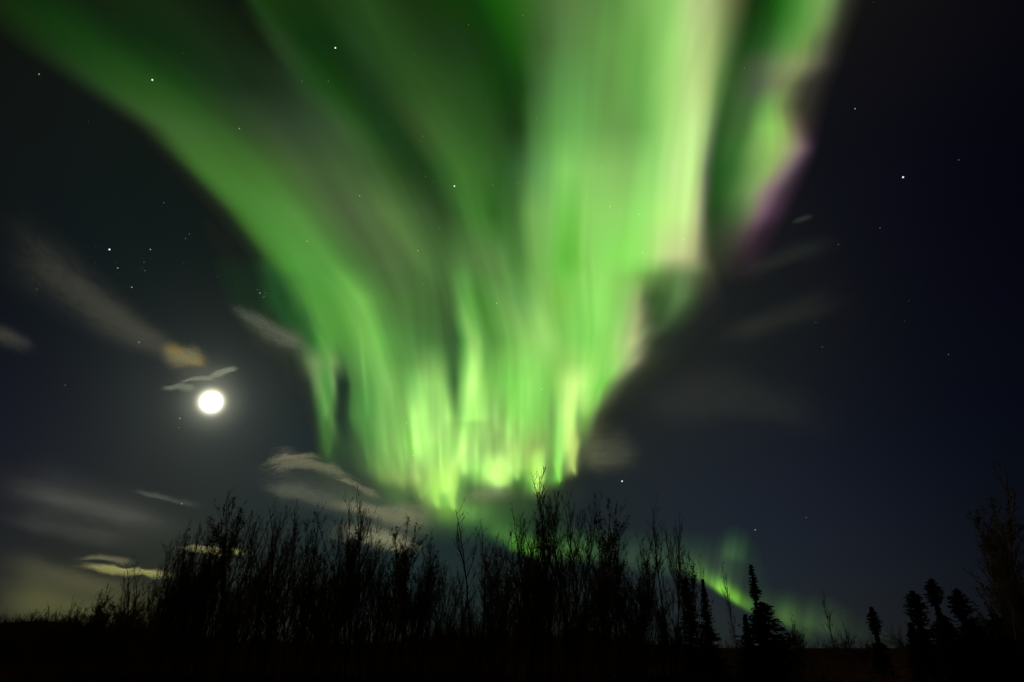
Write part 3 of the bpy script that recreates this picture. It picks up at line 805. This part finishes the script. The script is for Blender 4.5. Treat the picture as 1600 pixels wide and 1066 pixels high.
cloud([(405, 730, 3, .6), (440, 716, 5, 1.1), (478, 712, 5, 1.1), (520, 722, 4, .6)],
      'thin pale feather along the upper rim of the cloud fan left of the aurora tip', WARM, 0.26, (0.06, 0.2), 0.12, fat=1.6, soft=1.8, wob=.9)
cloud([(500, 742, 3, .5), (540, 752, 5, 1.1), (580, 770, 5, 1), (612, 788, 3, .5)],
      'thin pale feather of cloud touching the lower left rim of the aurora', WARM, 0.26, (0.05, 0.2), 0.12, fat=1.6, soft=1.8, wob=.9)
cloud([(-60, 735, 20, .8), (80, 770, 34, 1), (220, 815, 34, .9), (380, 850, 18, .5)],
      'thin haze of cloud linking the grey bands low on the left', (.60, .60, .56), 0.06, (0.006, 0.03), 0.34)
cloud([(-60, 905, 26, .9), (80, 925, 34, 1), (220, 945, 30, .8), (340, 950, 16, .4)],
      'olive yellow haze of cloud coloured as the glow along the left horizon', (.64, .60, .26), 0.12, (0.006, 0.03), 0.40)  # added veil, its olive colour paints the yellowish horizon glow
cloud([(350, 745, 16, .5), (450, 752, 26, 1), (560, 790, 28, 1), (690, 826, 22, .7), (740, 835, 12, .3)],
      'thin grey haze around the fan of clouds left of the aurora tip', (.60, .60, .52), 0.11, (0.008, 0.06), 0.30)
cloud([(240, 555, 12, .5), (300, 580, 20, 1), (350, 585, 18, .9), (400, 600, 10, .3)],
      'faint torn haze between the orange cloud and the moon', (.66, .66, .56), 0.09, (0.02, 0.06), 0.26)
cloud([(1120, 452, 8, .4), (1180, 420, 14, .9), (1260, 392, 16, .9), (1350, 370, 8, .3)],
      'faint feathery streak fanning right from below the purple aurora edge', (.60, .62, .56), 0.045, (0.010, 0.09), 0.22)
cloud([(1080, 545, 10, .4), (1160, 512, 18, .9), (1260, 480, 18, .8), (1370, 455, 8, .3)],
      'faint feathery streak in the dark sky right of the aurora curl', (.60, .60, .52), 0.05, (0.010, 0.08), 0.22)

# ------------------------------------------------------------------ trees
class Tubes:
    def __init__(self):
        self.v, self.f, self.n = [], [], 0

    def add(self, pts, rad, sides=3):
        pts = np.asarray(pts, float); rad = np.asarray(rad, float)
        d = np.gradient(pts, axis=0); d /= np.linalg.norm(d, axis=1, keepdims=True) + 1e-9
        ref = np.array([.31, .95, .05]) if abs(d[0][2]) > .8 else np.array([0, 0, 1.0])
        a = np.cross(d, ref); a /= np.linalg.norm(a, axis=1, keepdims=True) + 1e-9
        b = np.cross(d, a)
        ph = np.arange(sides) * 2 * math.pi / sides
        ring = pts[:, None, :] + rad[:, None, None] * (np.cos(ph)[None, :, None] * a[:, None, :] + np.sin(ph)[None, :, None] * b[:, None, :])
        m = len(pts)
        i = np.arange(m * sides).reshape(m, sides) + self.n
        j = np.roll(i, -1, 1)
        self.f.append(np.stack([i[:-1], j[:-1], j[1:], i[1:]], -1).reshape(-1, 4))
        self.v.append(ring.reshape(-1, 3)); self.n += m * sides

    def build(self, name, mat, parent):
        return mesh_np(name, np.vstack(self.v), np.vstack(self.f), mat, parent)


class Quads:
    def __init__(self):
        self.v, self.n = [], 0

    def add(self, p, u, w):
        self.v.append(np.array([p - u - w, p + u - w, p + u + w, p - u + w])); self.n += 1

    def build(self, name, mat, parent):
        V = np.vstack(self.v)
        return mesh_np(name, V, np.arange(len(V)).reshape(-1, 4), mat, parent, smooth=False)


def unit(v):
    return v / (np.linalg.norm(v) + 1e-9)


def grow(tb, rng, base, d, length, r0, level, tips, up=.25, wig=.09, rmin=.005, dens=1.0):
    """a limb that wanders upwards and bears smaller limbs"""
    n = 7 if level == 0 else 5 if level == 1 else 4
    pts = [np.array(base, float)]; d = unit(np.array(d, float))
    for i in range(n):
        d = unit(d + rng.normal(0, wig, 3) + np.array([0, 0, up * .25]))
        pts.append(pts[-1] + d * length / n)
    pts = np.array(pts)
    rad = np.linspace(r0, max(rmin, r0 * .22), n + 1)
    return pts, rad


def bare_tree(seed, height, stems, lean=.10, spread=.25, leaf=0.0, dens=1.0, branch_from=.2, ang=.5, thick=1.0, forks=3, wig=.075):
    """a multi-stemmed leafless birch or willow: stem meshes + one crown of forks, limbs and twigs (+ a few withered leaves)"""
    rng = np.random.RandomState(seed)
    root = empty('bare_birch', (0, 0, 0))
    crown = Tubes(); leaves = Quads()

    def along(pts, f):
        n_ = len(pts) - 1
        return np.array([np.interp(f * n_, range(n_ + 1), pts[:, k]) for k in range(3)])

    def twig(q, axis, l2):
        dd = unit(axis + rng.normal(0, .40, 3) + np.array([0, 0, .3]))
        tp, tr_ = grow(None, rng, q, dd, l2, .0072, 2, None, up=.5, wig=.13, rmin=.0046)
        crown.add(tp, tr_, 3)
        for _ in range(2 if rng.uniform() < .7 else 1):
            q2 = along(tp, rng.uniform(.25, .95))
            d3 = unit(dd + rng.normal(0, .45, 3) + np.array([0, 0, .2]))
            crown.add(np.array([q2, q2 + d3 * l2 * .3, q2 + d3 * l2 * .6 + np.array([0, 0, .03])]), [.0055, .0048, .004], 3)
        if leaf and rng.uniform() < leaf:
            for _ in range(rng.randint(2, 7)):
                p3 = tp[rng.randint(1, 5)] + rng.normal(0, .05, 3)
                u = unit(rng.normal(0, 1, 3)); w = unit(np.cross(u, rng.normal(0, 1, 3)))
                sz = rng.uniform(.02, .042)
                leaves.add(p3, u * sz, w * sz * .7)

    def limb(p, d, ln, r1, fork):
        bp, br = grow(None, rng, p, d, ln, r1, 0 if fork else 1, None, up=.55, wig=.12)
        crown.add(bp, br, 4 if fork else 3)
        axis = unit(bp[-1] - bp[0])
        if fork:
            for _ in range(int(ln * 4.2 * dens)):
                f = rng.uniform(.2, .98)
                az = rng.uniform(0, 6.283)
                side = unit(np.array([math.cos(az), math.sin(az), .25]))
                limb(along(bp, f), unit(axis + side * rng.uniform(.4, .85)), ln * (.16 + .22 * (1 - f)) * rng.uniform(.7, 1.3), .009, False)
        for _ in range(max(2, int(ln * (3.0 if fork else 5.5) * dens))):
            twig(along(bp, rng.uniform(.25, 1)), axis, rng.uniform(.25, .62) * (min(ln, 1.4) * .35 + .26))

    for s in range(stems):
        a = rng.uniform(0, 2 * math.pi)
        off = np.array([math.cos(a), math.sin(a), 0]) * rng.uniform(.02, spread)
        h = height * (1 if s == 0 else rng.uniform(.6, .97))
        lo = lean * rng.uniform(.3, 1.7) * (.6 if s == 0 else 1.3)
        d0 = unit(np.array([math.cos(a) * lo, math.sin(a) * lo, 1]))
        pts, rad = grow(None, rng, off, d0, h, .0050 * h * thick + .010, 0, None, up=.12, wig=wig)
        pts[:, 2] *= h / max(pts[-1, 2], .1)
        tb = Tubes()
        fine = np.stack([np.interp(np.linspace(0, 7, 22), range(8), pts[:, k]) for k in range(3)], -1)
        ker = np.array([.25, .5, .25])
        for k in range(2):
            fine[1:-1, k] = np.convolve(fine[:, k], ker, 'valid')
        fine += rng.normal(0, .016, fine.shape) * np.array([1, 1, 0])
        tb.add(fine, np.interp(np.linspace(0, 7, 22), range(8), rad), 5)
        tb.build('trunk' if s == 0 else 'stem', M_BARK, root)
        for _ in range(forks if s == 0 else max(1, forks - 1)):
            f = rng.uniform(max(.25, branch_from), .72)
            az = rng.uniform(0, 6.283); an = rng.uniform(.22, .5)
            d = np.array([math.cos(az) * math.sin(an), math.sin(az) * math.sin(an), math.cos(an)])
            limb(along(fine, f), d, h * (1 - f) * rng.uniform(.6, .95), .0032 * h * thick * (1 - f * .6) + .006, True)
        nb = int(h * 2.9 * dens)
        for b in range(nb):
            f = branch_from + (1 - branch_from) * (b + rng.uniform(0, 1)) / nb
            az = rng.uniform(0, 2 * math.pi)
            an = ang * rng.uniform(.65, 1.5)
            d = np.array([math.cos(az) * math.sin(an), math.sin(az) * math.sin(an), math.cos(an)])
            ln = h * (.07 + .19 * (1 - f)) * rng.uniform(.5, 1.35)
            limb(along(fine, f), d, ln, max(.008, .0085 * ln * thick + .004), False)
    crown.build('crown', M_TWIG, root)
    if leaves.n:
        leaves.build('foliage', M_LEAF, root)
    return root


def spruce(seed, height, width, gap=None, bare_top=0.0, power=.8, club=.0):
    """black spruce: trunk and a crown of drooping needled boughs"""
    rng = np.random.RandomState(seed)
    root = empty('spruce', (0, 0, 0))
    tr_ = Tubes()
    zs = np.linspace(0, height, 14)
    bend = np.cumsum(rng.normal(0, .012 * height / 14, (14, 2)), 0)
    pts = np.stack([bend[:, 0], bend[:, 1], zs], -1)
    tr_.add(pts, np.linspace(.012 * height + .02, .008, 14), 7)
    wood = tr_; nd = Quads()
    z = height * .06
    while z < height * .995:
        f = z / height
        w = width * (1 - f) ** power * (.8 + .4 * rng.uniform())
        if club and f > 1 - club:
            w += width * .30 * math.sin(math.pi * (f - 1 + club) / club) ** 1.0
        if gap and gap[0] < f < gap[1]:
            w *= .22
        w = max(w, .04)
        c = np.array([np.interp(z, zs, pts[:, 0]), np.interp(z, zs, pts[:, 1]), z])
        for b in range(rng.randint(5, 9)):
            az = rng.uniform(0, 2 * math.pi)
            L_ = w * rng.uniform(.4, 1.1) * (1.25 if rng.uniform() < .1 else 1)
            d = np.array([math.cos(az), math.sin(az), 0])
            m_ = 5
            bp = np.array([c + d * L_ * i / m_ + np.array([0, 0, -.30 * L_ * (i / m_) + .28 * L_ * (i / m_) ** 2.2]) for i in range(m_ + 1)])
            wood.add(bp, np.linspace(.014, .005, m_ + 1), 3)
            side = np.array([-d[1], d[0], 0])
            k = max(5, int(L_ * 27))
            for _ in range(k):
                g = rng.uniform(.08, 1.05)
                p = c + d * L_ * g + np.array([0, 0, -.30 * L_ * g + .28 * L_ * g ** 2.2])
                p = p + side * rng.normal(0, .10 * L_ + .02) * (1.1 - g) + np.array([0, 0, rng.normal(-.02, .025)])
                u = unit(d + side * rng.normal(0, .8) + np.array([0, 0, rng.normal(-.1, .35)]))
                v_ = unit(np.cross(u, rng.normal(0, 1, 3)))
                nd.add(p, u * rng.uniform(.045, .10), v_ * rng.uniform(.010, .026))
        z += height * rng.uniform(.010, .019)
    wood.build('trunk', M_BARK, root)
    nd.build('crown', M_NEEDLE, root)
    return root


def place(root, px, ytop, dist, height, rz, label, group, cat='tree', sx=1.0, tilt=0.0):
    """stand the tree on the ground at distance dist (metres ahead) so that its top reaches the right height"""
    d = direction(px, ytop)
    x = d[0] / d[1] * dist
    top = EYE[2] + d[2] / d[1] * dist
    gz = float(ground_z(x, dist))
    s = (top - gz) / height
    root.location = (float(x), float(dist), gz - .03)
    root.scale = (s * sx, s * sx, s)
    root.rotation_mode = 'ZYX'
    root.rotation_euler = (0, tilt, rz)
    if tilt:
        root.location.x -= math.sin(tilt) * height * s
    tag(root, label, cat, group)


H = 8.0
BARE = [bare_tree(11, H, 3, leaf=.0, lean=.10), bare_tree(12, H, 4, leaf=.2, lean=.13, dens=1.1), bare_tree(13, H, 2, lean=.08, dens=1.1),
        bare_tree(14, H, 5, lean=.16, spread=.5, leaf=.1, dens=.9), bare_tree(15, H, 2, lean=.12, dens=.7, branch_from=.4, ang=.6, thick=1.3),
        bare_tree(16, H, 3, lean=.10, leaf=.9, dens=1.1, ang=.7), bare_tree(17, H, 1, lean=.0, dens=1.0, branch_from=.2, ang=.42, forks=2, wig=.018),
        bare_tree(18, H, 6, lean=.2, spread=.7, dens=.8, leaf=.1)]
used = [False] * len(BARE)


def tree(kind, px, ytop, dist, rz, label, group, sx=1.0, tilt=None):
    if tilt is None:
        tilt = .07 if px < 560 else .05 if px < 700 else .03 if px < 1100 else .0
    if not used[kind]:
        used[kind] = True; r = BARE[kind]
    else:
        r = copy_thing(BARE[kind])
    place(r, px, ytop, dist, H, rz, label, group, sx=sx, tilt=tilt)
    return r


R = random.Random(5)
G1 = 'bare birches of the thicket'
FRONT = [
    (3, 18, 948, 50, 'tiny bare bush at the very left edge of the low scrub', 1.8), (5, 54, 958, 52, 'small round bush in the low scrub near the left edge', 1.8),
    (5, 160, 916, 47, 'low dense upright bush standing left of the tall birches', .7), (3, 130, 935, 48, 'short thin bush left of the low dense upright bush', .7),
    (1, 196, 925, 44, 'low twiggy bush right of the dense upright bush on the left', .8), (3, 214, 912, 42, 'knee-bent small birch at the foot of the yellow cloud streak', .8),
    (4, 236, 884, 37, 'crooked forked birch crossing the yellow cloud streak', 1.0), (2, 268, 888, 38, 'thin birch whose top touches the end of the yellow streak', .9),
    (0, 284, 834, 37, 'slender birch, first tall one on the left of the thicket', .8), (1, 302, 832, 40, 'bushy birch just right of the first tall birch on the left', .8),
    (2, 324, 848, 38, 'birch crossing the pale yellow cloud between the crowns', .8), (0, 346, 812, 36, 'tall narrow birch rising left of the highest left group', .8),
    (3, 366, 800, 37, 'many-stemmed birch on the left shoulder of the highest left group', .75), (5, 388, 794, 38, 'leaf-flecked birch in the highest left group', .8),
    (2, 412, 782, 36, 'tallest birch of the left group, below and right of the moon', .8), (0, 436, 803, 38, 'fine-twigged birch right of the tallest left birch', .8),
    (4, 462, 800, 36, 'leaning two-stemmed birch with a long bare wand on the left', .8), (3, 492, 806, 38, 'spreading birch below the feathered cloud streak', .8),
    (1, 528, 800, 36, 'bushy birch in front of the cloud bank left of the aurora tip', .8), (0, 552, 794, 38, 'slim birch rising in front of the pale tan cloud bank', .8),
    (2, 578, 800, 37, 'straight birch left of the one touching the tan cloud bank', .8), (3, 604, 786, 36, 'high spreading birch whose twigs touch the tan cloud bank', .75),
    (5, 628, 812, 38, 'leafy tipped birch left of the bright oblong cloud', .75), (0, 654, 845, 37, 'short birch in front of the bright oblong cloud', .8),
    (1, 676, 846, 36, 'dense dark birch at the right end of the bright oblong cloud', .7), (2, 694, 892, 39, 'low birch left of the open gap under the aurora tip', .7),
    (3, 728, 872, 38, 'low spreading birch right of the open gap under the aurora tip', .7), (4, 756, 796, 36, 'tall thin birch standing alone above its neighbours under the aurora tip', .8),
    (0, 786, 842, 38, 'mid-height birch left of the green glow behind the thicket', .75), (2, 808, 812, 37, 'thin birch in front of the green glow behind the thicket', .75),
    (1, 830, 785, 36, 'tall bushy birch right of the green glow behind the thicket', .7), (3, 846, 790, 38, 'many-stemmed birch left of the highest birch in the middle', .7),
    (6, 868, 742, 35, 'highest birch of the thicket, its tip touching the aurora folds', .9), (0, 884, 768, 37, 'tall birch just right of the highest birch', .75),
    (2, 904, 754, 36, 'second highest birch, right of the aurora tip', .8), (5, 930, 786, 38, 'leaf-flecked birch right of the second highest birch', .75),
    (3, 964, 828, 37, 'spreading birch below the lone bright low star', .75), (1, 990, 822, 38, 'bushy birch left of the tall forked tree', .75),
    (4, 1036, 786, 36, 'tall forked tree with clear open stems right of the thicket', .75), (0, 1058, 815, 39, 'thin birch just right of the tall forked tree', .7),
    (5, 1078, 862, 38, 'leafy crowned small tree left of the two narrow spruces', .8), (6, 1138, 884, 40, 'single thin bare sapling in front of the low green band', .8),
    (6, 1100, 874, 42, 'thin bare sapling behind the narrow pointed spruce', .7), (3, 1020, 872, 40, 'low bare bush at the foot of the tall forked tree', .7),
    (6, 1292, 928, 48, 'lone faint bare tree on the open skyline right of the big spruce', 1.0), (4, 1318, 972, 50, 'small bare sapling right of the lone faint skyline tree', .9),
    (0, 1400, 972, 52, 'faint bare sapling between the thin spruce and the right spruce group', .8),
    (6, 1546, 738, 34, 'tall dim bare tree rising above the spruces on the right', 1.3), (0, 1566, 800, 36, 'bare tree close behind the tall dim one on the right', .9),
    (5, 1534, 776, 35, 'leafy bare tree close in front of the tall dim one on the right', 1.1), (3, 1560, 850, 36, 'many-stemmed bush between the tall dim tree and the right edge', 1.1),
    (1, 1592, 842, 33, 'dark bushy bare tree at the right edge', .9), (5, 1572, 880, 35, 'leafy bare tree filling the lower right corner', 1.0),
]
for (k, px, yt, dist, lab, sx) in FRONT:
    tree(k, px, yt, dist, R.uniform(0, 6.28), lab, G1 if 225 < px < 1085 else None, sx * (1.25 if 225 < px < 1030 else 1), .17 if px > 1520 else None)
# the anonymous fill of the thicket
sky_x = [235, 290, 370, 430, 500, 600, 670, 700, 725, 750, 810, 870, 920, 960, 1000, 1060]
sky_y = [935, 880, 828, 828, 850, 835, 868, 945, 950, 890, 860, 815, 825, 870, 905, 945]
for i in range(66):
    px = 236 + (1066 - 236) * (i + R.random()) / 66
    yt = float(np.interp(px, sky_x, sky_y)) + R.uniform(-6, 70)
    tree(R.choice([0, 1, 2, 3, 5, 7]), px, yt, R.uniform(36, 46), R.uniform(0, 6.28),
         'nameless bare birch lost among the tangled stems in the heart of the thicket', 'lower bare birches filling the thicket', R.uniform(.8, 1.2))
for i in range(34):
    px = 100 + (1040 - 100) * (i + R.random()) / 34
    tree(R.choice([1, 3, 5, 7]), px, R.uniform(925, 970), R.uniform(42, 50), R.uniform(0, 6.28),
         'low bare bush among the dark undergrowth at the foot of the thicket', 'low bushes at the foot of the thicket', R.uniform(1.0, 1.5))
for i in range(30):
    px = -10 + 1420 * (i + R.random()) / 30
    tree(R.choice([1, 3, 7]), px, R.uniform(958, 985) + (30 if px > 1225 else 0), R.uniform(56, 84), R.uniform(0, 6.28),
         'tiny far bush poking up from the dark skyline scrub', 'far bushes along the skyline', R.uniform(1.2, 1.9), 0.0)
for i in range(22):
    px = (1040 + 12 * i) if i < 9 else 1215 + 17 * (i - 9) + R.uniform(-6, 6)
    tree(R.choice([1, 3, 7]), px, R.uniform(984, 1010), R.uniform(46, 78), R.uniform(0, 6.28),
         'low ragged bush on the open ground line right of the thicket', 'low bushes on the ground line right of the thicket', R.uniform(1.6, 2.6), 0.0)
for i in range(16):
    px = 20 + 13.5 * i + R.uniform(-5, 5)
    tree(R.choice([1, 3, 5, 7]), px, 968 - 40 * (i / 15) ** 1.3 + R.uniform(-6, 10), R.uniform(44, 50), R.uniform(0, 6.28),
         'low leafless bush on the slope of brush left of the tall birches', 'bushes sloping down to the left edge', R.uniform(1.3, 2.0), 0.04)
for i in range(10):
    px = 1432 + 17 * i + R.uniform(-5, 5)
    tree(R.choice([3, 5, 7]), px, R.uniform(950, 982), R.uniform(35, 38), R.uniform(0, 6.28),
         'low dark bush crowded around the feet of the right spruces', 'bushes around the right spruces', R.uniform(1.2, 1.7), 0.0)
for k, u_ in enumerate(used):
    if not u_:
        for ch in list(BARE[k].children): bpy.data.objects.remove(ch, do_unlink=True)
        bpy.data.objects.remove(BARE[k], do_unlink=True)

SPR = [
    (41, 1071, 903, 40, 5.0, .75, dict(power=.45), 'narrow dark spruce, left one of the pair beside the thicket'),
    (42, 1097, 904, 38, 5.0, .85, dict(power=.9), 'narrow pointed spruce, right one of the pair beside the thicket'),
    (43, 1173, 881, 37, 5.6, .42, dict(power=.5, gap=(.62, .68), club=.30), 'spruce with a slim ragged leaning spire at the end of the green band'),
    (44, 1190, 940, 38, 3.2, 1.35, dict(power=.38), 'broad round low spruce crowded round the foot of the big spired spruce'),
    (45, 1163, 958, 39, 3.0, .6, dict(power=.8), 'small spruce left of the big spired spruce'),
    (46, 1361, 948, 41, 3.3, .50, dict(power=.7, gap=(.52, .64), club=.30), 'thin lone spruce with a tufted top on the open skyline'),
    (47, 1424, 922, 35, 3.9, .75, dict(power=.5, gap=(.60, .63), club=.28), 'ragged spruce, leftmost tall one of the right group'),
    (48, 1453, 902, 34, 4.2, .62, dict(power=.5, gap=(.58, .74), club=.24), 'tallest spruce of the right group, its tufted tip on a bare neck'),
    (49, 1493, 919, 34, 3.8, .78, dict(power=.55, gap=(.63, .67), club=.26), 'club-topped spruce, right one of the three tall right spruces'),
    (50, 1422, 973, 36, 2.6, .55, dict(power=.6), 'small stubby spruce at the left foot of the right group'),
    (51, 1470, 958, 33, 2.8, 1.0, dict(power=.5), 'low broad spruce between the tall right spruces'),
    (52, 1515, 965, 34, 2.7, 1.1, dict(power=.5), 'low broad spruce right of the club-topped spruce'),
    (53, 1550, 955, 35, 3.0, 1.2, dict(power=.6), 'wide dark spruce below the tall dim bare tree'),
    (54, 1590, 925, 36, 3.6, 1.3, dict(power=.7), 'dark spruce at the right edge of the scene'),
]
for (sd, px, yt, dist, h, w, kw, lab) in SPR:
    r = spruce(sd, h, w, **kw)
    place(r, px, yt, dist, h, R.uniform(0, 6), lab, 'spruces beside the thicket' if px < 1300 else 'spruces on the right', sx=1.0)

# ------------------------------------------------------------------ undergrowth
def undergrowth():
    rng = np.random.RandomState(77)
    tb = Tubes()
    n = 21000
    for i in range(n):
        y = rng.uniform(33, 98) if i % 3 == 0 else rng.uniform(33, 50) if i % 3 == 1 else rng.uniform(78, 112)
        big = 1.0
        if i % 7 == 6:
            y = rng.uniform(140, 230); big = 2.2
        x = rng.uniform(-.82, .82) * y
        gz = float(ground_z(x, y))
        az = x / y
        clump = .75 + .45 * math.sin(az * 41 + .3 * y) * math.sin(az * 17 + 2) + .3 * math.sin(az * 97 + y)
        hh = rng.uniform(.25, 1.1) * max(.25, clump) * (1.0 if az < .3 else .75) * (1.45 if y > 78 else 1) * big
        if rng.uniform() < .04: hh *= 1.7
        a = rng.uniform(0, 2 * math.pi)
        sp = rng.uniform(.05, .45)
        p0 = np.array([x, y, gz - .05])
        p1 = p0 + np.array([math.cos(a) * sp * .5, math.sin(a) * sp * .5, hh * .6])
        p2 = p0 + np.array([math.cos(a) * sp * 1.1 + rng.normal(0, .06), math.sin(a) * sp * 1.1, hh])
        tb.add([p0, p1, p2], [.016 * big, .013 * big, .005 * big], 3)
        q = p1 * .6 + p0 * .4
        tb.add([q, q + np.array([-math.sin(a) * .18, math.cos(a) * .18, hh * .35])], [.010 * big, .004 * big], 3)
    o = tb.build('undergrowth', M_BRUSH, None)
    tag(o, 'dark tangle of low scrub and dry stalks under and behind the trees', 'undergrowth', kind='stuff')


undergrowth()


def snow_patch(px, py, w, label):
    d = direction(px, py)
    dist = 40.0
    x = d[0] / d[1] * dist
    rng = np.random.RandomState(int(px))
    n = 22; rings = 5
    v = [[0, 0, .10]]; f = []
    for k in range(1, rings + 1):
        for j in range(n):
            a = 2 * math.pi * j / n
            r = w * k / rings * (1 + .22 * math.sin(3 * a + px) + .1 * math.sin(7 * a))
            v.append([r * math.cos(a), r * .6 * math.sin(a), .10 * (1 - (k / rings) ** 2) + rng.normal(0, .008)])
    f4 = []
    for j in range(n):
        f4.append((0, 1 + j, 1 + (j + 1) % n, 0))
    me_v = np.array(v)
    quads = []
    for k in range(rings - 1):
        for j in range(n):
            a = 1 + k * n + j; b = 1 + k * n + (j + 1) % n
            quads.append((a, a + n, b + n, b))
    me = bpy.data.meshes.new('snow_patch')
    me.from_pydata(v, [], [q[:3] for q in f4] + quads)
    me.materials.append(M_SNOW)
    o = bpy.data.objects.new('snow_patch', me); COL.objects.link(o)
    o.location = (float(x), dist, float(ground_z(x, dist)) + .0)
    tag(o, label, 'snow')


snow_patch(568, 1040, .42, 'small pale patch of old snow on the dark ground below the thicket')
